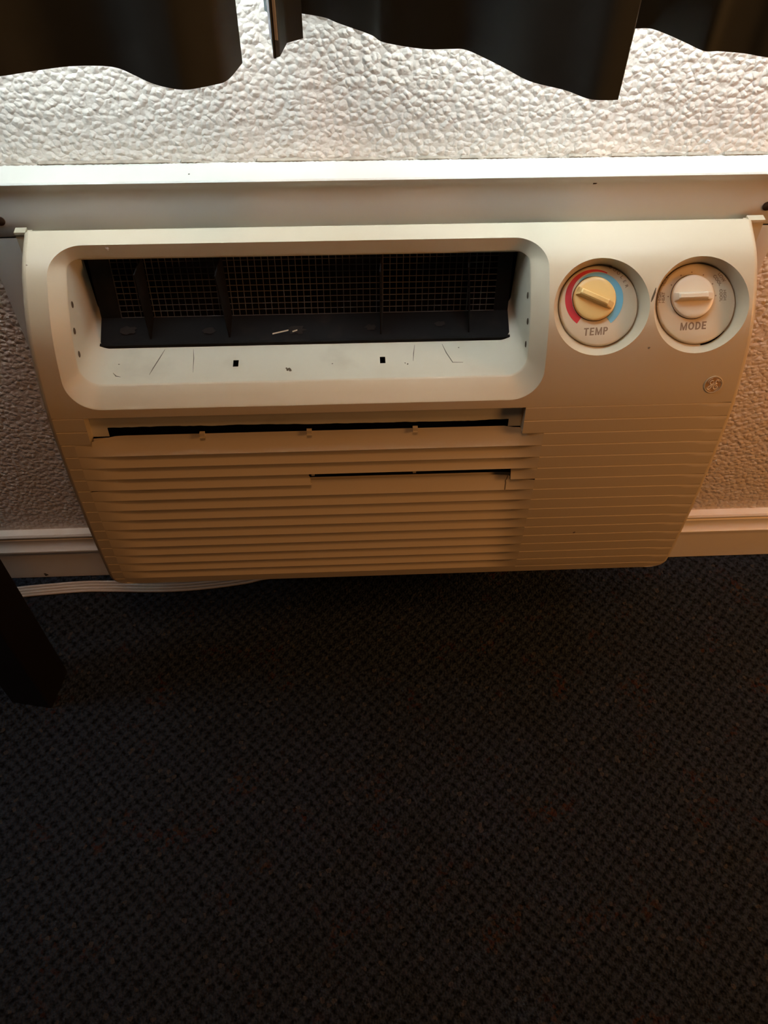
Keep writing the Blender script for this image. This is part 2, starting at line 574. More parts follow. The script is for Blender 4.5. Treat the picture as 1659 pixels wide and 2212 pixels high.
def build_profile():
    pts = PROF
    t = [0.0]
    for i in range(1, len(pts)):
        t.append(t[-1] + math.hypot(pts[i][0] - pts[i - 1][0], pts[i][1] - pts[i - 1][1]))
    cp = catmull([(a, b, 0) for a, b in pts], 10)
    # light smoothing keeps highlights clean
    for _ in range(14):
        cp = [cp[0]] + [cp[i] * 0.5 + (cp[i - 1] + cp[i + 1]) * 0.25 for i in range(1, len(cp) - 1)] + [cp[-1]]
    s = [0.0]
    for i in range(1, len(cp)):
        s.append(s[-1] + (cp[i] - cp[i - 1]).length)
    return s, cp


PS, PC = build_profile()


def prof_at(s):
    s = max(0.0, min(PS[-1], s))
    lo, hi = 0, len(PS) - 1
    while hi - lo > 1:
        mid = (lo + hi) // 2
        if PS[mid] <= s:
            lo = mid
        else:
            hi = mid
    t = (s - PS[lo]) / (PS[hi] - PS[lo])
    a = PC[lo].lerp(PC[hi], t)

    def tang(i):
        i0, i1 = max(i - 1, 0), min(i + 1, len(PC) - 1)
        return (PC[i1] - PC[i0]).normalized()
    tg = tang(lo).lerp(tang(hi), t).normalized()
    return a, tg


def surf(x, s, off=0.0):
    a, tg = prof_at(s)
    npz = (-tg.y, tg.x)                                   # outward normal in (protrusion, z)
    return Vector((x, -(a.x + npz[0] * off), a.y + npz[1] * off))


def snormal(s):
    _, tg = prof_at(s)
    return Vector((0, tg.y, tg.x))


ac = tag(empty('air_conditioner', (0, 0, 0.19)), 'yellowed off-white wall air conditioner with open vent, slats and two dials', 'air conditioner')
XE = 0.325
SB = 0.4450


def groove(i):
    return 0.1777 + 0.0159 * (i - 1)


# cabinet behind the front (its thin top lip shows at both corners)
mb = MB()
for x0, x1 in ((-0.3318, -0.3100), (0.1500, 0.3318)):
    mb.box((x0, -0.0400, 0.220), (x1, 0.15, 0.580))
mb.box((-0.3100, -0.0400, 0.220), (0.1500, 0.15, 0.250))
mb.box((-0.3100, 0.1200, 0.250), (0.1500, 0.15, 0.580))
mb.box((-0.3400, -0.0395, 0.5000), (-0.3255, -0.0340, 0.5885))
mb.box((0.3255, -0.0395, 0.5000), (0.3440, -0.0340, 0.5885))
mb.box((-0.3318, -0.0395, 0.5600), (0.3318, -0.0272, 0.5760))
mb.box((-0.3120, -0.0272, 0.5700), (0.1500, 0.15, 0.5760))
mb.box((-0.3400, -0.0412, 0.5885), (-0.3300, -0.0335, 0.5908))
mb.box((0.3285, -0.0412, 0.5885), (0.3440, -0.0335, 0.5908))
mb.build('cabinet', M['plastic'], ac, smooth=False)


def rrect(x0, x1, s0, s1, radii, ncor=12, nh=40, nv=14):
    """rounded rectangle, radii order: top-left, top-right, bottom-right, bottom-left; s grows downward"""
    out = []
    tl, trr, br, bl = radii

    def arc(cx_, cy_, r, a0, a1):
        for k in range(ncor + 1):
            a = a0 + (a1 - a0) * k / ncor
            out.append((cx_ + r * math.cos(a), cy_ + r * math.sin(a)))

    def seg(p, q, n):
        for k in range(1, n):
            out.append((p[0] + (q[0] - p[0]) * k / n, p[1] + (q[1] - p[1]) * k / n))
    arc(x0 + tl, s0 + tl, tl, PI, 1.5 * PI)
    seg((x0 + tl, s0), (x1 - trr, s0), nh)
    arc(x1 - trr, s0 + trr, trr, 1.5 * PI, 2 * PI)
    seg((x1, s0 + trr), (x1, s1 - br), nv)
    arc(x1 - br, s1 - br, br, 0, 0.5 * PI)
    seg((x1 - br, s1), (x0 + bl, s1), nh)
    arc(x0 + bl, s1 - bl, bl, 0.5 * PI, PI)
    seg((x0, s1 - bl), (x0, s0 + tl), nv)
    return out


OUT = rrect(-0.3072, 0.1382, 0.0150, 0.1688, (0.030, 0.030, 0.031, 0.031))
INN = rrect(-0.2945, 0.1240, 0.0186, 0.1495, (0.012, 0.014, 0.019, 0.019))
DIALS = (0.1863, 0.2780)
DS, DR = 0.0806, 0.0440
circ = [[(cx_ + DR * math.cos(2 * PI * i / 72), DS + DR * math.sin(2 * PI * i / 72)) for i in range(72)] for cx_ in DIALS]
outer = []
for k in range(41):
    outer.append((-XE + 2 * XE * k / 40, 0.0))
for k in range(1, 24):
    outer.append((XE, 0.1777 * k / 24))
for k in range(41):
    outer.append((XE - 2 * XE * k / 40, 0.1777))
for k in range(1, 24):
    outer.append((-XE, 0.1777 * (1 - k / 24)))
vs, fs = sheet(outer, [OUT] + circ, (0.013, 0.0042), lambda x, s: surf(x, s))
mesh_obj('front_panel', vs, fs, M['plastic'], ac, angle=60)


# curved side rims, top and bottom returns
def edge_x(s):
    r = 0.013
    if s > SB - r:
        return XE - r + math.sqrt(max(0.0, r * r - (s - (SB - r)) ** 2))
    return XE


svals = [0.0045 * k for k in range(0, 96)] + [SB - 0.013 + 0.013 * math.sin(PI / 2 * k / 10) for k in range(11)]
svals = sorted(set(round(s, 6) for s in svals if s <= SB))
for sg in (-1, 1):
    mb = MB()
    cross = [(0, 0), (0.0015, -0.0003), (0.0032, -0.0014), (0.0048, -0.0035), (0.0062, -0.0070), (0.0070, -0.0120), (0.0073, -0.0180)]
    rows = []
    for s in svals:
        ex = edge_x(s)
        row = []
        for dx, off in cross:
            p = surf(0, s, off)
            p.x = sg * (ex + dx)
            p.y = min(p.y, -0.0410)
            row.append(p)
        q = row[-1].copy()
        q.y = -0.0410
        row.append(q)
        rows.append(row)
    mb.grid(rows)
    mb.build('side_rim', M['plastic'], ac, angle=60)
mb = MB()
xs = [-XE + 2 * XE * k / 30 for k in range(31)]
mb.grid([[surf(x, 0.0) for x in xs], [surf(x, 0.0) + Vector((0, 0.0016, -0.0004)) for x in xs], [Vector((x, -0.0412, 0.5850)) for x in xs]])
mb.build('top_lip', M['plastic'], ac)

# margins of the lower grille with fine moulded grooves
XL1, XR1 = -0.2956, 0.1245           # beside the missing strips
XL2, XR2 = -0.3120, 0.1460           # beside the slats


def groove_rows():
    rows = [(0.1777, 0.0)]
    for i in range(1, 18):
        g = groove(i)
        rows += [(g - 0.0005, 0.0), (g - 0.0001, -0.0009), (g + 0.0003, -0.0009), (g + 0.0011, 0.0)]
        rows += [(g + 0.0011 + (0.0159 - 0.0016) * k / 3, 0.0) for k in (1, 2)]
    rows = [r for r in rows if r[0] < SB - 0.001] + [(SB - 0.006, 0), (SB - 0.003, 0), (SB, 0.0)]
    return sorted(rows)


GR = groove_rows()
g3 = groove(3)
mb = MB()
for side in (-1, 1):
    for a, b, xin in ((0.0, g3, XL1 if side < 0 else XR1), (g3, 1.0, XL2 if side < 0 else XR2)):
        rows = []
        sel = [r for r in GR if a <= r[0] <= b]
        if a > 0:
            sel = [(g3, -0.0009)] + sel
        else:
            sel = sel + [(g3, -0.0009)]
        for s, off in sel:
            ex = side * edge_x(s)
            xs = [xin + (ex - xin) * k / 12 for k in range(13)]
            gm = [0.0 if abs(x) > XE - 0.002 else 1.0 for x in xs]
            rows.append([surf(x, s, off * gm_) for x, gm_ in zip(xs, gm)])
        mb.grid(rows)
xs = [XL2 + (XR2 - XL2) * k / 40 for k in range(41)]
mb.grid([[surf(x, s) for x in xs] for s in (groove(17), groove(17) + 0.004, groove(17) + 0.008, SB)])       # bottom rail
xs = [-0.3 + 0.6 * k / 40 for k in range(41)]
xb = [edge_x(SB) * (-1 + 2 * k / 40) for k in range(41)]
mb.grid([[surf(x, SB) for x in xb], [surf(x, SB) + Vector((0, 0.0015, -0.001)) for x in xb], [surf(x, SB) + Vector((0, 0.10, 0.0)) for x in xb]])
# end walls of the opening left by the missing strips
for x, sg in ((XL1, -1), (XR1, 1)):
    ss = [0.1777 + (g3 - 0.1777) * k / 6 for k in range(7)]
    mb.grid([[surf(x, s, 0) for s in ss], [surf(x + sg * 0.0, s, -0.020) for s in ss]])
    mb.grid([[surf(x, g3, 0), surf(x, g3, -0.004)], [surf(XL2 if sg < 0 else XR2, g3, 0), surf(XL2 if sg < 0 else XR2, g3, -0.004)]])
# under-lip of the upper panel above that opening
xs = [XL1 + (XR1 - XL1) * k / 30 for k in range(31)]
mb.grid([[surf(x, 0.1777, o_) for x in xs] for o_ in (0, -0.002, -0.020)])
mb.build('grille_frame', M['plastic'], ac, angle=30)

# slats ------------------------------------------------------------
DMAX = 0.0095


def slat(i, xa, xb_, nx, jag=None, name='slat'):
    """one louvre: recessed at the top, flush at its lower lip, ends blending into the flat margin"""
    s0, s1 = groove(i), groove(i + 1)
    L = s1 - s0
    xs = [xa + (xb_ - xa) * k / nx for k in range(nx + 1)]
    sect = []
    for v in ((0.10, 0.16, 0.25) if i == 7 else (-0.16, -0.08, 0.0, 0.12, 0.25)) + ( 0.4, 0.55, 0.7, 0.84, 0.94, 1.0):
        sect.append((v, 'f'))
    rows = []

    def depth(x):
        return DMAX * smoothstep(-0.3125, -0.268, x) * (1 - smoothstep(0.106, 0.1462, x))

    def jx(x, k, v):
        if jag and k == jag[0]:
            return x + jag[1](v)
        return x
    for v, _ in sect:
        row = []
        for k, x in enumerate(xs):
            d = depth(x)
            w = 1 - max(0.0, v) ** 1.6
            off = -d * w
            vv = v
            if v < 0:                                      # tail tucked under the lip above
                vv = v * (d / DMAX)
                off = -d * (1 + 0.25 * min(1, -v))
                if d < 1e-5:
                    off = -0.0009
            elif v == 0.0 and d < 0.0009:
                off = -0.0009
            row.append(surf(jx(x, k, vv), s0 + L * vv, off))
        rows.append(row)
    # lip thickness and back
    for dv, do in ((1.02, -0.0006), (1.0, -0.0022), (0.6, -0.0036), (0.1, -0.0105)):
        rows.append([surf(jx(x, k, dv), s0 + L * min(dv, 1.02), do - (0.0 if dv >= 1 else depth(x) * 0.25)) for k, x in enumerate(xs)])
    m_ = MB()
    m_.grid(rows)
    n_ = len(rows)
    w_ = nx + 1
    m_.f.append(tuple(r * w_ for r in range(n_)))
    m_.f.append(tuple(r * w_ + nx for r in range(n_))[::-1])
    return m_.build(name, M['plastic'], ac, angle=40)


XM0, XM1 = XL2, XR2
for i in range(3, 17):
    if i == 6:
        slat(6, XM0, -0.0880, 24, jag=(24, lambda v: 0.0036 * (abs(v - 0.35) * 1.6 - 0.55) + (0.0008 if int(v * 10) % 2 else -0.0006)))
        slat(6, 0.1203, XM1, 10)
    else:
        slat(i, XM0, XM1, 48)
# crack across the slat below the broken one
mb = MB()
cr = [(0.1185, 0.08), (0.1178, 0.3), (0.1166, 0.45), (0.1169, 0.6), (0.1164, 0.85), (0.1160, 0.98)]
rows = []
for x, v in cr:
    d = DMAX * (1 - smoothstep(0.106, 0.1462, x))
    off = -d * (1 - v ** 1.6) + 0.00025
    rows.append([surf(x - 0.00045, groove(7) + 0.0159 * v, off), surf(x + 0.00045, groove(7) + 0.0159 * v, off)])
mb.grid(rows)
mb.build('crack', M['grime_shade'], ac)

# dark filter space behind the slats
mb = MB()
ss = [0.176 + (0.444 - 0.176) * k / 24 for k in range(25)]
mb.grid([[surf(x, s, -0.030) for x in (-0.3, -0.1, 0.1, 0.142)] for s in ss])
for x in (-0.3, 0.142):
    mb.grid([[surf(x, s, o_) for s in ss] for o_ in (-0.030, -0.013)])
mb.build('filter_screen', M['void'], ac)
# inner strip seen through the gap left by the missing strips, with a chipped lower edge
mb = MB()
xs = [-0.2950 + 0.4190 * k / 120 for k in range(121)]
edge = []
e_ = 0.0
for x in xs:
    e_ = max(-0.0006, min(0.0008, e_ + random.uniform(-0.0004, 0.0004)))
    edge.append(0.1990 + 0.0016 * (x + 0.22) / 0.26 + e_)
mb.grid([[surf(x, 0.1745, -0.0125) for x in xs], [surf(x, 0.188, -0.0120) for x in xs], [surf(x, q, -0.0125) for x, q in zip(xs, edge)], [surf(x, q, -0.0145) for x, q in zip(xs, edge)]])
for x0, x1 in ((-0.2956, -0.2800), (0.1120, 0.1245)):      # end blocks closing the slot
    mb.grid([[surf(x, s, -0.0122) for x in (x0, (x0 + x1) / 2, x1)] for s in (0.1745, 0.19, 0.2095)])
mb.build('inner_strip', M['duct'], ac)
for x in (-0.1892, -0.0850, 0.0192):                       # snap tabs on the slot's lower edge
    mb = MB()

    def fr_(a, b, c):
        return surf(x + a, 0.2072 + b, c)
    mb.box((-0.0025, -0.0030, -0.0100), (0.0025, 0.0022, -0.0062), fr_)
    mb.box((-0.0025, 0.0010, -0.0062), (0.0025, 0.0022, -0.0050), fr_)
    mb.build('clip_tab', M['plastic'], ac, smooth=False)
for x in (-0.0845, 0.0205):                                # stubs in the broken slot
    mb = MB()

    def fr_(a, b, c):
        return surf(x + a, 0.2660 + b, c)
    mb.box((-0.0016, -0.0028, -0.0105), (0.0016, 0.0020, -0.0080), fr_)
    mb.build('clip_tab', M['plastic'], ac, smooth=False)

# discharge opening -------------------------------------------------
mb = MB()
rings = []
for t, off in ((0, 0), (0.03, -0.0003), (0.09, -0.0013), (0.5, -0.0068), (0.93, -0.0132), (0.98, -0.0142), (1.0, -0.0152)):
    rings.append([surf(a[0] + (b[0] - a[0]) * t, a[1] + (b[1] - a[1]) * t, off) for a, b in zip(OUT, INN)])
mb.grid(rings, close=True)
mb.build('discharge_bezel', M['lit_plastic'], ac, angle=45)
inner = rings[-1]
YB = -0.027
zf = min(p.z for p in inner)
yr = [p.y for p in inner if abs(p.z - zf) < 1e-5]
ridge_y = yr[0]
mb = MB()
n = len(inner)
sel = [i for i in range(n) if not (abs(inner[i].z - zf) < 1e-5)]
fl = [i for i in range(n) if abs(inner[i].z - zf) < 1e-5]
for i in range(n):
    j = (i + 1) % n
    if i in fl and j in fl:
        continue
    pa, pb = inner[i], inner[j]
    fa = [pa, pa.lerp(Vector((pa.x * 0.985 - 0.0012, YB, pa.z)), 0.5), Vector((pa.x * 0.985 - 0.0012, YB, pa.z))]
    fb = [pb, pb.lerp(Vector((pb.x * 0.985 - 0.0012, YB, pb.z)), 0.5), Vector((pb.x * 0.985 - 0.0012, YB, pb.z))]
    mb.grid([fa, fb])
mb.build('duct_lining', M['duct'], ac, angle=50)
fx0, fx1 = min(inner[i].x for i in fl), max(inner[i].x for i in fl)
fx0b, fx1b = fx0 * 0.985 - 0.0012, fx1 * 0.985 - 0.0012


def sq(cx_, cy_, w, h_):
    return [(cx_ - w, cy_ - h_), (cx_ + w, cy_ - h_), (cx_ + w, cy_ + h_), (cx_ - w, cy_ + h_)]


HOLES = [(-0.1527, -0.0985), (-0.0115, -0.0985)]
vs, fs = sheet([(fx0, ridge_y), (fx1, ridge_y), (fx1b, YB), (fx0b, YB)], [sq(x, y, 0.0026, 0.0045) for x, y in HOLES], (0.03, 0.02), lambda x, y: Vector((x, y, zf)))
mesh_obj('duct_floor', vs, fs, M['duct'], ac, smooth=False)
for x, y in HOLES:
    mb = MB()
    q = sq(x, y, 0.0026, 0.0045)
    mb.grid([[Vector((a, b, zf)) for a, b in q], [Vector((a, b, zf - 0.008)) for a, b in q]], close=True)
    mb.fan([Vector((a, b, zf - 0.008)) for a, b in q])
    mb.build('slot_hole', M['void'], ac, smooth=False)

# black insert: sloping bottom plate, side bars, wire mesh and vanes
BX0, BX1 = -0.2850, 0.1155
P0 = (-0.0735, zf + 0.0015)
P1 = (-0.0700, zf + 0.0040)
P2 = (-0.0450, zf + 0.0145)
P3 = (-0.0300, zf + 0.0960)


def plate(a, b, x0, x1, th, m_):
    d = Vector((0, b[0] - a[0], b[1] - a[1])).normalized()
    nn = Vector((0, d.z, -d.y)) * th
    vs_ = []
    for x in (x0, x1):
        for q in (a, b):
            vs_.append(Vector((x, q[0], q[1])))
        for q in (b, a):
            vs_.append(Vector((x, q[0], q[1])) + nn)
    m_.add(vs_, [(0, 1, 2, 3), (7, 6, 5, 4), (0, 4, 5, 1), (1, 5, 6, 2), (2, 6, 7, 3), (3, 7, 4, 0)])


mb = MB()
plate((P0[0], zf + 0.0002), (P0[0] + 0.0005, zf + 0.0038), BX0, BX1, 0.0015, mb)
plate((P0[0], zf + 0.0038), (P0[0] + 0.0030, zf + 0.0044), BX0, BX1, 0.0012, mb)
plate((P0[0] + 0.0045, zf + 0.0030), P2, BX0, BX1, 0.0012, mb)
for x0, x1 in ((BX0, BX0 + 0.020), (BX1 - 0.014, BX1)):
    plate(P2, P3, x0, x1, 0.002, mb)
mb.build('outlet_frame', M['black'], ac, smooth=False)
# cheeks that close the sides of the insert
for x in (BX0 + 0.0004, BX1 - 0.0004):
    pass
mb = MB()
MZ = 0.0064
nxm = int((BX1 - BX0 - 0.036) / MZ)
d = Vector((0, P3[0] - P2[0], P3[1] - P2[1]))
Lm = d.length
d.normalize()
nn = Vector((0, -d.z, d.y)) * 1.0
wv = 0.00045
for i in range(nxm + 1):
    x = BX0 + 0.020 + MZ * i + random.uniform(-0.0002, 0.0002)
    a = Vector((x, P2[0], P2[1]))
    b = a + d * Lm
    mb.add([a - EX * wv, a + nn * wv, a + EX * wv, b - EX * wv, b + nn * wv, b + EX * wv], [(0, 1, 4, 3), (1, 2, 5, 4)])
for j in range(int(Lm / MZ) + 1):
    a = Vector((BX0 + 0.02, P2[0], P2[1])) + d * (MZ * j)
    b = a.copy()
    b.x = BX1 - 0.014
    mb.add([a - d * wv, a + nn * wv, a + d * wv, b - d * wv, b + nn * wv, b + d * wv], [(0, 1, 4, 3), (1, 2, 5, 4)])
tag(mb.build('wire_mesh', M['wire'], ac, smooth=False), kind='stuff')
mb = MB()                                                   # dark back of the duct
mb.grid([[Vector((x, y, z)) for x in (-0.30, 0.13)] for y, z in ((-0.0265, zf - 0.002), (-0.0150, zf + 0.03), (-0.0100, zf + 0.10))])
mb.build('duct_back', M['void'], ac, smooth=False)
for xb0, xt, pt_ in ((-0.2365, -0.2375, 0.064), (-0.1600, -0.1640, 0.068), (-0.0119, -0.0132, 0.066), (0.0752, 0.0690, 0.062)):
    mb = MB()
    th = 0.0006
    pb_ = 0.0665
    zb, zt = zf + 0.0050, zf + 0.078
    q = [(xb0, -pb_, zb), (xt, -pt_, zt), (xt + 0.003, -0.035, zt), (xb0 + 0.002, -0.047, zf + 0.0145)]
    mb.add([Vector(p) - EX * th for p in q] + [Vector(p) + EX * th for p in q], [(0, 1, 2, 3), (7, 6, 5, 4), (0, 4, 5, 1), (1, 5, 6, 2), (2, 6, 7, 3), (3, 7, 4, 0)])
    mb.build('vane', M['black'], ac, smooth=False)
# straw like bits and dust lying in the outlet
for x, y, z, l, a in ((-0.118, -0.066, zf + 0.0072, 0.016, 0.22), (-0.0985, -0.064, zf + 0.0078, 0.005, 0.3)):
    mb = MB()
    dv = Vector((math.cos(a), math.sin(a) * 0.9, math.sin(a) * 0.42)) * l
    c = Vector((x, y, z))
    mb.add([c, c + dv, c + dv + Vector((0, 0.0005, 0.0012)), c + Vector((0, 0.0005, 0.0012))], [(0, 1, 2, 3)])
    mb.build('straw', M['duct'], ac, smooth=False)
for x, y, r in ((-0.258, -0.058, 0.010), (-0.181, -0.060, 0.009), (-0.094, -0.061, 0.011), (-0.022, -0.060, 0.007), (0.047, -0.058, 0.007)):
    t = (y - (P0[0] + 0.0045)) / (P2[0] - P0[0] - 0.0045)
    blob('dust_patch', Vector((x, y, zf + 0.0030 + t * 0.0115 + 0.0012)), EX, Vector((0, 0.92, 0.38)), Vector((0, -0.38, 0.92)), r, M['dust'], ac, n=14, jag=0.5, squash=0.55)
# raised dark discs painting the shade of pivot holes in the duct walls
for side in (-1, 1):
    for y, z in ((-0.0830, 0.5431), (-0.0985, 0.5254), (-0.1063, 0.5045)):
        wallx = (-0.2945 if side < 0 else 0.1240)
        ys = ridge_y
        fr_ = 0.985 * wallx - 0.0012
        pfront = min(inner, key=lambda p: abs(p.x - wallx) * 10 + abs(p.z - z))
        t = (y - pfront.y) / (YB - pfront.y)
        x = pfront.x + (fr_ - pfront.x) * t
        c = Vector((x - side * 0.0002, y, z))
        mb = MB()
        u, v = EY, EZ
        r0 = disc_pts(c, u, v, 0.0026, 16, 0.0034)
        r1 = disc_pts(c - EX * (side * 0.0004), u, v, 0.0022, 16, 0.0030)
        mb.grid([r0, r1], close=True)
        mb.fan(r1)
        mb.build('pivot_hole_shade', M['grime_shade'], ac, smooth=False)


def ribbon(name, pts, w, up, material, parent, lift=0.00012):
    mb_ = MB()
    rows_ = []
    for k, p in enumerate(pts):
        a = Vector(pts[max(k - 1, 0)])
        b = Vector(pts[min(k + 1, len(pts) - 1)])
        sd = (b - a).cross(up).normalized()
        ww = w * (1.0 if 0 < k < len(pts) - 1 else 0.3)
        rows_.append([Vector(p) - sd * ww + up * lift * 0.2, Vector(p) + up * lift * 2, Vector(p) + sd * ww + up * lift * 0.2])
    mb_.grid(rows_)
    return mb_.build(name, material, parent, smooth=False)


Z = zf
ribbon('scratch', [(-0.2225, -0.0760, Z), (-0.2262, -0.088, Z), (-0.2310, -0.103, Z), (-0.2335, -0.112, Z)], 0.0005, EZ, M['scratch'], ac)
ribbon('scratch', [(0.0480, -0.0775, Z), (0.0510, -0.090, Z), (0.0560, -0.104, Z), (0.0660, -0.1045, Z)], 0.0005, EZ, M['scratch'], ac)
ribbon('scratch', [(0.0210, -0.0775, Z), (0.0190, -0.090, Z), (0.0180, -0.101, Z)], 0.0004, EZ, M['scratch'], ac)
ribbon('scratch', [(-0.1950, -0.0765, Z), (-0.1935, -0.090, Z), (-0.1925, -0.110, Z)], 0.00035, EZ, M['scratch'], ac)
ribbon('scratch', [(-0.2680, -0.108, Z), (-0.2645, -0.1125, Z), (-0.2600, -0.1138, Z)], 0.0006, EZ, M['scratch'], ac)
for x, y, r in ((-0.1022, -0.1085, 0.0030), (-0.1005, -0.1100, 0.0018), (-0.1040, -0.1070, 0.0014), (0.0125, -0.105, 0.0012), (0.0100, -0.1035, 0.0010), (-0.2640, -0.0960, 0.0010), (0.0640, -0.083, 0.0012), (-0.0600, -0.1020, 0.0009)):
    blob('smudge', Vector((x, y, Z)), EX, EY, EZ, r, M['grime_shade'], ac, jag=0.7)
blob('paint_chip_glint', surf(-0.256, 0.0165, -0.004), EX, EZ, -EY, 0.0022, M['chip'], ac, jag=0.6)
blob('paint_chip_glint', surf(-0.3245, 0.0335, 0.0), EX, EZ, -EY, 0.0012, M['chip'], ac, jag=0.5)

# dials --------------------------------------------------------------
EL = math.radians(46)
DN = Vector((0, -math.cos(EL), math.sin(EL)))
DV = Vector((0, math.sin(EL), math.cos(EL)))


def text_mesh(body, size, bold=0.0, shear=0.0, spacing=1.0):
    cu = bpy.data.curves.new('txt', 'FONT')
    cu.body = body
    cu.size = size
    cu.align_x = 'CENTER'
    cu.align_y = 'CENTER'
    cu.offset = bold
    cu.shear = shear
    cu.space_character = spacing
    ob = bpy.data.objects.new('txt', cu)
    COL.objects.link(ob)
    dg = bpy.context.evaluated_depsgraph_get()
    me = bpy.data.meshes.new_from_object(ob.evaluated_get(dg))
    bpy.data.objects.remove(ob)
    vs_ = [v.co.copy() for v in me.vertices]
    fs_ = [tuple(p.vertices) for p in me.polygons]
    bpy.data.meshes.remove(me)
    return vs_, fs_


def block_word(body, size, slant=0.14, gap=0.16, st=0.21):
    """bold sans capitals built from strokes, centred on the origin"""
    vs_, fs_ = [], []
    x = 0.0

    def quad(*p):
        b = len(vs_)
        vs_.extend(p)
        fs_.append(tuple(range(b, b + len(p))))

    def bar(x0, y0, x1, y1):
        quad((x0, y0), (x1, y0), (x1, y1), (x0, y1))

    def ring(cx1, w_, a0, a1, n_=20, flat=None):
        for k in range(n_):
            q = [math.radians(a0 + (a1 - a0) * (k + d_) / n_) for d_ in (0, 1)]
            o_ = [(cx1 + w_ * math.cos(a), 0.5 + 0.5 * math.sin(a)) for a in q]
            i_ = [(cx1 + (w_ - st) * math.cos(a), 0.5 + (0.5 - st * 0.85) * math.sin(a)) for a in q]
            quad(i_[0], o_[0], o_[1], i_[1])
    for ch in body:
        if ch == 'T':
            w_ = 0.66
            bar(x, 1 - st * 0.85, x + w_, 1)
            bar(x + w_ / 2 - st / 2, 0, x + w_ / 2 + st / 2, 1 - st * 0.85)
        elif ch == 'E':
            w_ = 0.58
            bar(x, 0, x + st, 1)
            for y in (0, 0.5 - st * 0.4, 1 - st * 0.85):
                bar(x + st, y, x + w_ - (0.05 if y == 0.5 - st * 0.4 else 0), y + st * 0.85)
        elif ch == 'M':
            w_ = 0.88
            bar(x, 0, x + st * 0.9, 1)
            bar(x + w_ - st * 0.9, 0, x + w_, 1)
            c_ = x + w_ / 2
            quad((x + st * 0.9, 1), (x + st * 0.9, 0.60), (c_ - st * 0.42, 0), (c_, 0), (c_, 0.36))
            quad((c_, 0.36), (c_, 0), (c_ + st * 0.42, 0), (x + w_ - st * 0.9, 0.60), (x + w_ - st * 0.9, 1))
        elif ch == 'P':
            w_ = 0.62
            bar(x, 0, x + st, 1)
            cx1, r_ = x + w_ - 0.29, 0.29
            bar(x + st, 1 - st * 0.85, cx1, 1)
            bar(x + st, 0.42, cx1, 0.42 + st * 0.85)
            for k in range(12):
                q = [math.radians(-90 + 180 * (k + d_) / 12) for d_ in (0, 1)]
                o_ = [(cx1 + r_ * math.cos(a), 0.71 + 0.29 * math.sin(a)) for a in q]
                i_ = [(cx1 + (r_ - st) * math.cos(a), 0.71 + (0.29 - st * 0.85) * math.sin(a)) for a in q]
                quad(i_[0], o_[0], o_[1], i_[1])
        elif ch == 'O':
            w_ = 0.80
            ring(x + w_ / 2, w_ / 2, 0, 360, 32)
        elif ch == 'D':
            w_ = 0.70
            bar(x, 0, x + st, 1)
            bar(x + st, 0, x + w_ - 0.42, st * 0.85)
            bar(x + st, 1 - st * 0.85, x + w_ - 0.42, 1)
            ring(x + w_ - 0.42, 0.42, -90, 90, 18)
        x += w_ + gap
    tot = x - gap
    return [Vector(((a - tot / 2 + (b - 0.5) * slant) * size, (b - 0.5) * size, 0)) for a, b in vs_], fs_


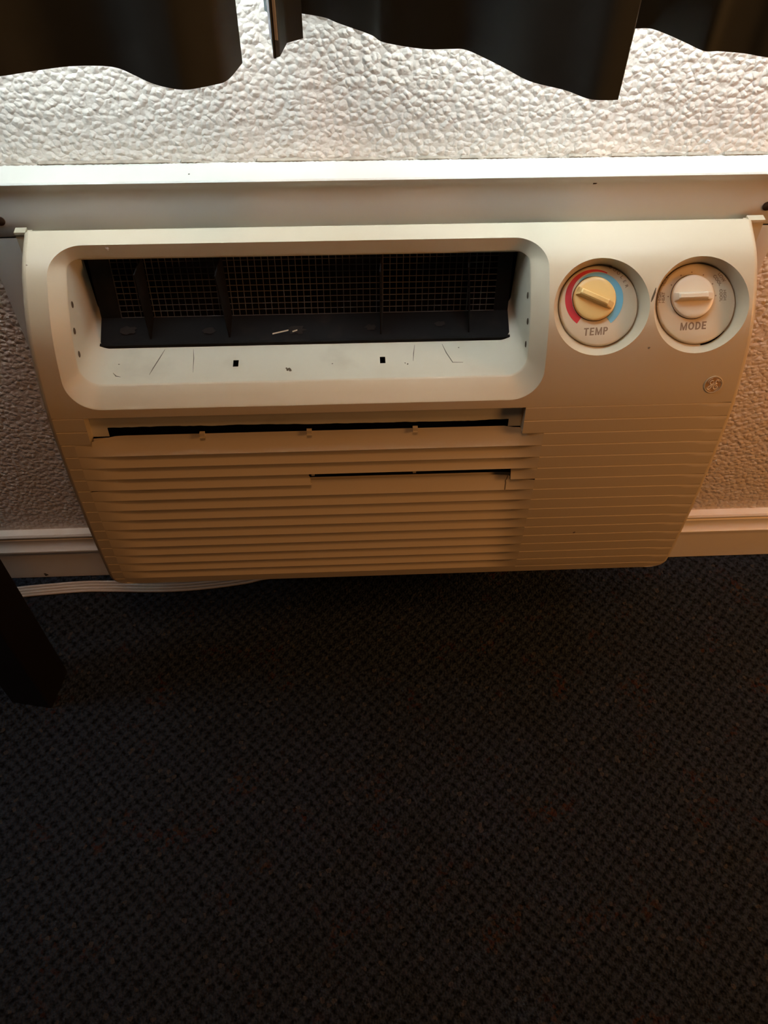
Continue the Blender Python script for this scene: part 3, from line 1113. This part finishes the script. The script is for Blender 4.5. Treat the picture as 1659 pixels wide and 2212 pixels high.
def dial(cx_, kind):
    C = surf(cx_, DS, -0.016)

    def P(u, v, h=0.0):
        return C + EX * u + DV * v + DN * h
    dc = (0.0019, 0.0019)                                   # plate centre
    # conical recess from the panel to just below the plate face
    mb = MB()
    N = 72
    top_ = [surf(cx_ + DR * math.cos(2 * PI * i / N), DS - DR * math.sin(2 * PI * i / N)) for i in range(N)]
    lo_ = [P(dc[0] + 0.0372 * math.cos(2 * PI * i / N), dc[1] + 0.0372 * math.sin(2 * PI * i / N), -0.0042) for i in range(N)]
    e1 = [a + (b - a) * 0.05 - snormal(DS) * 0.0002 for a, b in zip(top_, lo_)]
    mb.grid([top_, e1, lo_], close=True)
    lo2 = [p - DN * 0.012 for p in lo_]
    mb.grid([lo_, lo2], close=True)
    mb.build('dial_recess', M['lit_plastic'], ac, angle=50)
    # plate with a rounded rim
    mb = MB()
    rings_ = []
    for r, h_ in ((0.0368, -0.012), (0.0368, -0.0030), (0.0366, -0.0014), (0.0359, -0.0004), (0.0350, 0.0), (0.0238, 0.0)):
        rings_.append([P(dc[0] + r * math.cos(2 * PI * i / N), dc[1] + r * math.sin(2 * PI * i / N), h_) for i in range(N)])
    mb.grid(rings_, close=True)
    mb.fan(rings_[-1])
    plate_ = mb.build('dial_plate', M['plate'], ac, angle=50)
    kc = (-0.0028, 0.0080)
    KR = 0.0198

    def ring_patch(name, fin, fout, a0, a1, material, h_, n_=48):
        mb_ = MB()
        ra, rb = [], []
        for k in range(n_ + 1):
            t = k / n_
            a = math.radians(a0 + (a1 - a0) * t)
            ra.append(P(kc[0] + fin(t) * math.cos(a), kc[1] + fin(t) * math.sin(a), h_))
            rb.append(P(kc[0] + fout(t) * math.cos(a), kc[1] + fout(t) * math.sin(a), h_))
        mb_.grid([ra, rb])
        return mb_.build(name, material, plate_, smooth=False)
    ring_patch('knob_gap_shade', lambda t: KR - 0.0004, lambda t: KR + 0.0005, 0, 360, M['void'], 0.00015)  # flat black ring paints the shade in the gap round the knob

    def word(name, body, u, v, size, ang=0.0, bold=0.0, shear=0.0, sp=1.0, material=M['ink']):
        vs_, fs_ = block_word(body, size) if body in ('TEMP', 'MODE') else text_mesh(body, size, bold, shear, sp)
        ca, sa = math.cos(ang), math.sin(ang)
        vs_ = [P(u + q.x * ca - q.y * sa, v + q.x * sa + q.y * ca, 0.0002) for q in vs_]
        return tag(mesh_obj(name, vs_, fs_, material, plate_, smooth=False), kind='stuff')

    def curved(name, body, r, a0, a1, size):
        allv, allf = [], []
        for k, ch in enumerate(body):
            a = math.radians(a0 + (a1 - a0) * k / max(1, len(body) - 1))
            vs_, fs_ = text_mesh(ch, size, 0.00008)
            rot = a - PI / 2
            ca, sa = math.cos(rot), math.sin(rot)
            b = len(allv)
            for q in vs_:
                allv.append(P(kc[0] + r * math.cos(a) + q.x * ca - q.y * sa, kc[1] + r * math.sin(a) + q.x * sa + q.y * ca, 0.0002))
            allf += [tuple(i_ + b for i_ in f) for f in fs_]
        return tag(mesh_obj(name, allv, allf, M['ink'], plate_, smooth=False), kind='stuff')
    if kind == 'TEMP':
        rin, rout = 0.0206, 0.0272
        tag(ring_patch('colour_band', lambda t: rin + 0.0050 * max(0.0, (t - 0.30) / 0.70) ** 0.9, lambda t: rout - 0.0006 * t, 234, 62, M['red'], 0.0002), 'red tapering temperature band')
        tag(ring_patch('colour_band', lambda t: rin, lambda t: rin + 0.0005 + (rout - rin - 0.0005) * min(1.0, t / 0.62) ** 0.8, 132, -55, M['blue'], 0.00032), 'blue tapering temperature band')
        word('lettering', 'TEMP', -0.0012, -0.0214, 0.0070, 0.035, 0.00013, 0.12, 1.08)
        curved('lettering', 'COOLER', 0.0322, 62, 20, 0.0042)
    else:
        word('lettering', 'MODE', -0.0012, -0.0184, 0.0071, 0.035, 0.00013, 0.12, 1.12)
        for a in (178, 150, 118, 91, 62, 31, 2):
            a = math.radians(a)
            r = KR + 0.0026
            c = P(kc[0] + r * math.cos(a), kc[1] + r * math.sin(a), 0.0002)
            mb_ = MB()
            mb_.fan(disc_pts(c, EX, DV, 0.00065, 8))
            mb_.build('tick', M['ink'], plate_, smooth=False)

        def radial(body, r, deg, rotdeg, size=0.0040):
            a = math.radians(deg)
            word('lettering', body, kc[0] + r * math.cos(a), kc[1] + r * math.sin(a), size, math.radians(rotdeg), 0.00006)
        radial('HEAT', 0.0268, 180, 88)
        radial('HIGH', 0.0302, 180, 88)
        radial('HEAT', 0.0292, 148, 60)
        radial('COOL', 0.0278, 32, -55)
        radial('LOW', 0.0325, 32, -55)
        radial('COOL', 0.0272, 2, -88)
        radial('HIGH', 0.0308, 2, -88)
        mb_ = MB()                                          # black strip painting the shade of a gap at the plate's lower right
        ra = [P(dc[0] + 0.0369 * math.cos(math.radians(a)), dc[1] + 0.0369 * math.sin(math.radians(a)), -0.0038) for a in range(-82, -38, 4)]
        rb = [P(dc[0] + 0.0384 * math.cos(math.radians(a)), dc[1] + 0.0384 * math.sin(math.radians(a)), -0.0030) for a in range(-82, -38, 4)]
        mb_.grid([ra, rb])
        mb_.build('plate_gap_shade', M['void'], ac, smooth=False)
    # knob
    gold = kind == 'TEMP'
    km = M['knob_gold'] if gold else M['knob_white']
    mb = MB()
    rings_ = []
    for r, h_ in ((KR, -0.004), (KR, 0.0028), (KR - 0.0003, 0.0038), (KR - 0.0012, 0.0045), (KR - 0.0045, 0.0048), (0.006, 0.0049)):
        rings_.append([P(kc[0] + r * math.cos(2 * PI * i / 64), kc[1] + r * math.sin(2 * PI * i / 64), h_) for i in range(64)])
    mb.grid(rings_, close=True)
    mb.fan(rings_[-1])
    kn = mb.build('knob', km, ac, angle=50)
    tag(kn, 'amber temperature knob' if gold else 'off-white mode knob')
    ang = math.radians(-24 if gold else 1)
    ca, sa = math.cos(ang), math.sin(ang)

    def K(a, b, h_):
        return P(kc[0] + a * ca - b * sa, kc[1] + a * sa + b * ca, h_)
    mb = MB()
    # stations along the grip: (a, half width at foot, half width at crest, height)
    st = [(-0.0188, 0.0046, 0.0036, 0.0036), (-0.0160, 0.0046, 0.0022, 0.0108), (-0.0145, 0.0045, 0.0019, 0.0118), (0.0090, 0.0044, 0.0019, 0.0118), (0.0112, 0.0045, 0.0021, 0.0112),
          (0.0120, 0.0047, 0.0028, 0.0094), (0.0192, 0.0040, 0.0030, 0.0036)]
    rows_ = []
    for a, wf, wc, h_ in st:
        base_h = 0.0030
        rows_.append([K(a, -wf, base_h), K(a, -wc - 0.0006, max(base_h, h_ - 0.0009)), K(a, -wc + 0.0004, h_), K(a, wc - 0.0004, h_), K(a, wc + 0.0006, max(base_h, h_ - 0.0009)), K(a, wf, base_h)])
    mb.grid(rows_)
    mb.fan(rows_[0])
    mb.fan(rows_[-1])
    mb.build('grip', km, kn, angle=28)


dial(DIALS[0], 'TEMP')
dial(DIALS[1], 'MODE')
# scuff between the dials
sp_ = [(0.2352, 0.0640), (0.2342, 0.0680), (0.2322, 0.0735), (0.2312, 0.0765)]
ribbon('scratch', [surf(x, s) for x, s in sp_], 0.0009, snormal(0.07), M['grime_shade'], ac, 0.0002)
blob('smudge', surf(0.2335, 0.118), EX, DV, DN, 0.0016, M['scratch'], ac, jag=0.6)
blob('smudge', surf(0.2040, 0.3660), EX, EZ, -EY, 0.0018, M['scratch'], ac, jag=0.5)

# round monogram badge
BC = surf(0.3022, 0.1574, 0.0)
bn = snormal(0.1574)
bv = bn.cross(EX)
if bv.z < 0:
    bv = -bv


def B(u, v, h_):
    return BC + EX * u + bv * v + bn * h_


mb = MB()
rings_ = []
for r, h_ in ((0.0092, -0.0004), (0.0092, 0.0004), (0.0088, 0.0008), (0.0080, 0.0008), (0.0077, 0.0003), (0.0076, -0.0002)):
    rings_.append([B(r * math.cos(2 * PI * i / 48), r * math.sin(2 * PI * i / 48), h_) for i in range(48)])
mb.grid(rings_, close=True)
bd = tag(mb.build('badge', M['plastic'], ac, angle=40), 'small round embossed monogram badge')
mb = MB()
mb.fan([B(0.0076 * math.cos(2 * PI * i / 48), 0.0076 * math.sin(2 * PI * i / 48), 0.0003) for i in range(48)])
mb.build('badge_field', M['badge'], bd, smooth=False)


def stroke(pts, w):
    cp = catmull([(a, b, 0) for a, b in pts], 7)
    rows_ = []
    for k, p in enumerate(cp):
        a, b = cp[max(k - 1, 0)], cp[min(k + 1, len(cp) - 1)]
        t = (b - a).normalized()
        sd = Vector((-t.y, t.x, 0)) * w * (0.55 + 0.45 * math.sin(PI * min(1, max(0, k / (len(cp) - 1)))))
        rows_.append([B(p.x - sd.x, p.y - sd.y, 0.0004), B(p.x, p.y, 0.0009), B(p.x + sd.x, p.y + sd.y, 0.0004)])
    mb_ = MB()
    mb_.grid(rows_)
    return mb_


u_ = 0.0076
G = [(-0.05, 0.48), (-0.28, 0.60), (-0.50, 0.38), (-0.42, 0.10), (-0.15, 0.10), (-0.02, 0.30), (-0.12, 0.02), (-0.30, -0.40), (-0.52, -0.62), (-0.68, -0.50), (-0.58, -0.28), (-0.30, -0.08), (0.02, 0.08)]
E2 = [(0.62, 0.40), (0.46, 0.62), (0.26, 0.52), (0.20, 0.26), (0.40, 0.12), (0.16, 0.06), (0.02, -0.20), (0.06, -0.50), (0.30, -0.62), (0.52, -0.46), (0.48, -0.20), (0.30, -0.18), (0.28, -0.36)]
mb = MB()
for pts in (G, E2):
    s_ = stroke([(a * u_, b * u_) for a, b in pts], 0.00075)
    mb.add(s_.v, s_.f)
for a0 in (15, 105, 195, 285):                              # four curls round the edge
    arc_ = []
    for k in range(7):
        a = math.radians(a0 + 60 * k / 6)
        r = u_ * (0.95 - 0.16 * (k / 6) ** 2)
        arc_.append((r * math.cos(a), r * math.sin(a)))
    s_ = stroke(arc_, 0.0004)
    mb.add(s_.v, s_.f)
tag(mb.build('monogram', M['badge_rim'], bd, angle=60), kind='stuff')

# small chips and marks on the wall and baseboard
wall_o, base_o = bpy.data.objects['wall_back'], bpy.data.objects['baseboard_back']
for x, z, r in ((-0.3625, 0.4098, 0.0026), (-0.395, 0.4655, 0.0014), (0.2835, 0.6460, 0.0030)):  # the last one paints the highlight at a small hole in the wall
    blob('paint_chip_glint', Vector((x, -0.0022, z)), EX, EZ, -EY, r, M['chip'], wall_o, jag=0.6, lift=0.0006)
blob('scuff', Vector((-0.4895, -0.0112, 0.0075)), EX, EZ, -EY, 0.0045, M['grime_shade'], base_o, jag=0.6)
blob('scuff', Vector((-0.0870 + 0.50, -0.0112, 0.0070)), EX, EZ, -EY, 0.0014, M['grime_shade'], base_o, jag=0.6)

# ------------------------------------------------------------------ power cord on the carpet
path = [(-0.78, -0.10), (-0.66, -0.070), (-0.575, -0.050), (-0.5325, -0.0385), (-0.468, -0.0330), (-0.43, -0.0312), (-0.395, -0.0322), (-0.335, -0.0352), (-0.29, -0.0352), (-0.245, -0.0318), (-0.203, -0.0262), (-0.175, -0.0200), (-0.13, -0.0165), (-0.05, -0.0175)]
cp = catmull([(a, b, 0) for a, b in path], 10)
mb = MB()
sect = []
nl = 4
rl = 0.0019
for k in range(nl):                                        # ribbed flat section
    cxk = (k - (nl - 1) / 2) * 0.0049
    for a in (215, 160, 118, 80, 40, -35):
        sect.append((cxk + rl * math.cos(math.radians(a)), 0.0030 + rl * 1.15 * math.sin(math.radians(a))))
for k in range(nl - 1, -1, -1):
    cxk = (k - (nl - 1) / 2) * 0.0049
    for a in (-50, -90, -130):
        sect.append((cxk + rl * math.cos(math.radians(a)), 0.0030 + rl * 1.15 * math.sin(math.radians(a))))
rows = []
for k, p in enumerate(cp):
    a, b = cp[max(k - 1, 0)], cp[min(k + 1, len(cp) - 1)]
    t = (b - a).normalized()
    sd = Vector((-t.y, t.x, 0))
    rows.append([Vector((p.x + sd.x * q, p.y + sd.y * q, 0.0004 + h_)) for q, h_ in sect])
mb.grid(rows, close=True)
mb.fan(rows[0])
mb.fan(rows[-1][::-1])
o = mb.build('power_cord', M['cord'], angle=60)
tag(o, 'off-white flat ribbed power cord lying on carpet along baseboard', 'cord')

# ------------------------------------------------------------------ dark table, only one leg reaches the view
A = Vector((-0.4333, -0.1630, 0))
e1 = Vector((-0.20, -0.9798, 0))
e2 = Vector((-0.9798, 0.20, 0))
tb = tag(empty('table', A), 'dark espresso wooden table whose square leg stands left on the carpet', 'table')


def TF(a, b, z):
    return A + e1 * a + e2 * b + EZ * z


LT, WT, LG = 0.46, 0.34, 0.056
for a0 in (0, LT - LG):
    for b0 in (0, WT - LG):
        mb = MB()
        rr = [(0.003, 0), (0, 0.003)]
        sectl = [(0.002, 0), (LG - 0.002, 0), (LG, 0.002), (LG, LG - 0.002), (LG - 0.002, LG), (0.002, LG), (0, LG - 0.002), (0, 0.002)]
        mb.grid([[TF(a0 + a, b0 + b, z) for a, b in sectl] for z in (0.0, 0.72)], close=True)
        mb.fan([TF(a0 + a, b0 + b, 0.0) for a, b in sectl])
        mb.build('leg', M['wood'], tb, smooth=False)
mb = MB()
mb.box((-0.012, -0.012, 0.72), (LT + 0.012, WT + 0.012, 0.745), TF)
mb.build('tabletop', M['tabletop'], tb, smooth=False)
for (a0, b0, a1, b1) in ((LG, 0.012, LT - LG, 0.03), (LG, WT - 0.03, LT - LG, WT - 0.012), (0.012, LG, 0.03, WT - LG), (LT - 0.03, LG, LT - 0.012, WT - LG)):
    mb = MB()
    mb.box((a0, b0, 0.64), (a1, b1, 0.72), TF)
    mb.build('apron', M['wood'], tb, smooth=False)

# ------------------------------------------------------------------ curtains
ZH, ZT = 0.764, 2.17


def curtain(name, plan, label, parent=None, splits=None):
    t = tag(empty(name, (plan[0][0], plan[0][1], ZH)), label, 'curtain', 'dark curtains over the window')
    pts = []
    runs = splits or [(0, len(plan) - 1)]
    for a, b in runs:
        seg = catmull([(q[0], q[1], 0) for q in plan[a:b + 1]], 6)
        pts += seg if not pts else seg[1:]

    def offs(d):
        out = []
        for k, p in enumerate(pts):
            a, b = pts[max(k - 1, 0)], pts[min(k + 1, len(pts) - 1)]
            tt = (b - a).normalized()
            out.append(p + Vector((-tt.y, tt.x, 0)) * d)
        return out
    front, back, lin, lin2 = pts, offs(0.0016), offs(0.0034), offs(0.0040)
    zs = [ZH, ZH + 0.003, ZH + 0.025, ZH + 0.0262] + [ZH + 0.0262 + (ZT - ZH - 0.0262) * k / 6 for k in range(1, 7)]

    def lay(line, z, dp=0.0):
        return [Vector((p.x, p.y + dp, z)) for p in line]
    mb_ = MB()
    rows_ = [lay(front, z) for z in reversed(zs)] + [lay(back, z) for z in zs]
    mb_.grid(rows_)
    mb_.build('cloth', M['curtain'], t, angle=50)
    mb_ = MB()
    rows_ = [lay(lin, z) for z in (ZT, ZH + 0.012)] + [lay(lin2, z) for z in (ZH + 0.012, ZT)]
    mb_.grid(rows_)
    tag(mb_.build('lining', M['lining'], t, angle=50), 'pale lining on the window side')
    return t


pl = [(-0.8, -0.07), (-0.76, -0.055), (-0.71, -0.08), (-0.66, -0.12), (-0.61, -0.13), (-0.56, -0.095), (-0.51, -0.06), (-0.46, -0.065), (-0.41, -0.1), (-0.36, -0.13), (-0.32, -0.13), (-0.276, -0.1192), (-0.2629, -0.1148), (-0.2497, -0.1104), (-0.2317, -0.1057), (-0.2111, -0.1054), (-0.1979, -0.1092), (-0.1854, -0.1196), (-0.1731, -0.1307), (-0.1615, -0.1375), (-0.1482, -0.141), (-0.1307, -0.135), (-0.121, -0.1276), (-0.1126, -0.1031)]
curtain('curtain', pl, 'dark green-black curtain panel at upper left with one long rounded fold')
pr = [(-0.1008, -0.017), (-0.0986, -0.0211), (-0.0908, -0.0973), (-0.0867, -0.0938), (-0.0823, -0.0728), (-0.0707, -0.0656), (-0.0733, -0.0232), (-0.0554, -0.0308), (-0.0451, -0.0406), (-0.0216, -0.0605), (-0.012, -0.0735), (0.0158, -0.0844), (0.0341, -0.0848), (0.0457, -0.0861), (0.059, -0.1005), (0.0716, -0.1168), (0.0852, -0.1346), (0.1069, -0.1476), (0.1224, -0.1607), (0.1403, -0.1617), (0.1765, -0.0544), (0.188, -0.0546), (0.1978, -0.0641), (0.2081, -0.078), (0.218, -0.0916), (0.2296, -0.0925), (0.2471, -0.0965), (0.2617, -0.1026), (0.3, -0.108), (0.34, -0.09), (0.38, -0.06), (0.43, -0.065), (0.48, -0.105), (0.53, -0.125), (0.58, -0.105), (0.63, -0.065), (0.68, -0.06), (0.73, -0.095), (0.79, -0.125), (0.85, -0.105), (0.91, -0.065), (0.98, -0.06), (1.1, -0.09), (1.2, -0.11)]
curtain('curtain', pr, 'dark green-black curtain panel at upper right with narrow folded edge and deep pleats',
        splits=[(0, 1), (1, 2), (2, 3), (3, 4), (4, 5), (5, 6), (6, 19), (19, 20), (20, len(pr) - 1)])
rod = tag(empty('curtain_rod', (0.1, -0.095, 2.19)), 'metal curtain rod holding the dark curtains above the window', 'curtain rod')
mb = MB()
mb.grid([[Vector((x, -0.095 + 0.011 * math.cos(2 * PI * i / 16), 2.185 + 0.011 * math.sin(2 * PI * i / 16))) for i in range(16)] for x in (-0.9, 1.15)], close=True)
mb.build('pole', M['steel'], rod)
for x in (-0.88, 1.13):
    mb = MB()
    mb.box((x - 0.012, -0.10, 2.175), (x + 0.012, 0.0, 2.195))
    mb.box((x - 0.02, -0.006, 2.14), (x + 0.02, 0.0, 2.23))
    mb.build('bracket', M['steel'], rod, smooth=False)
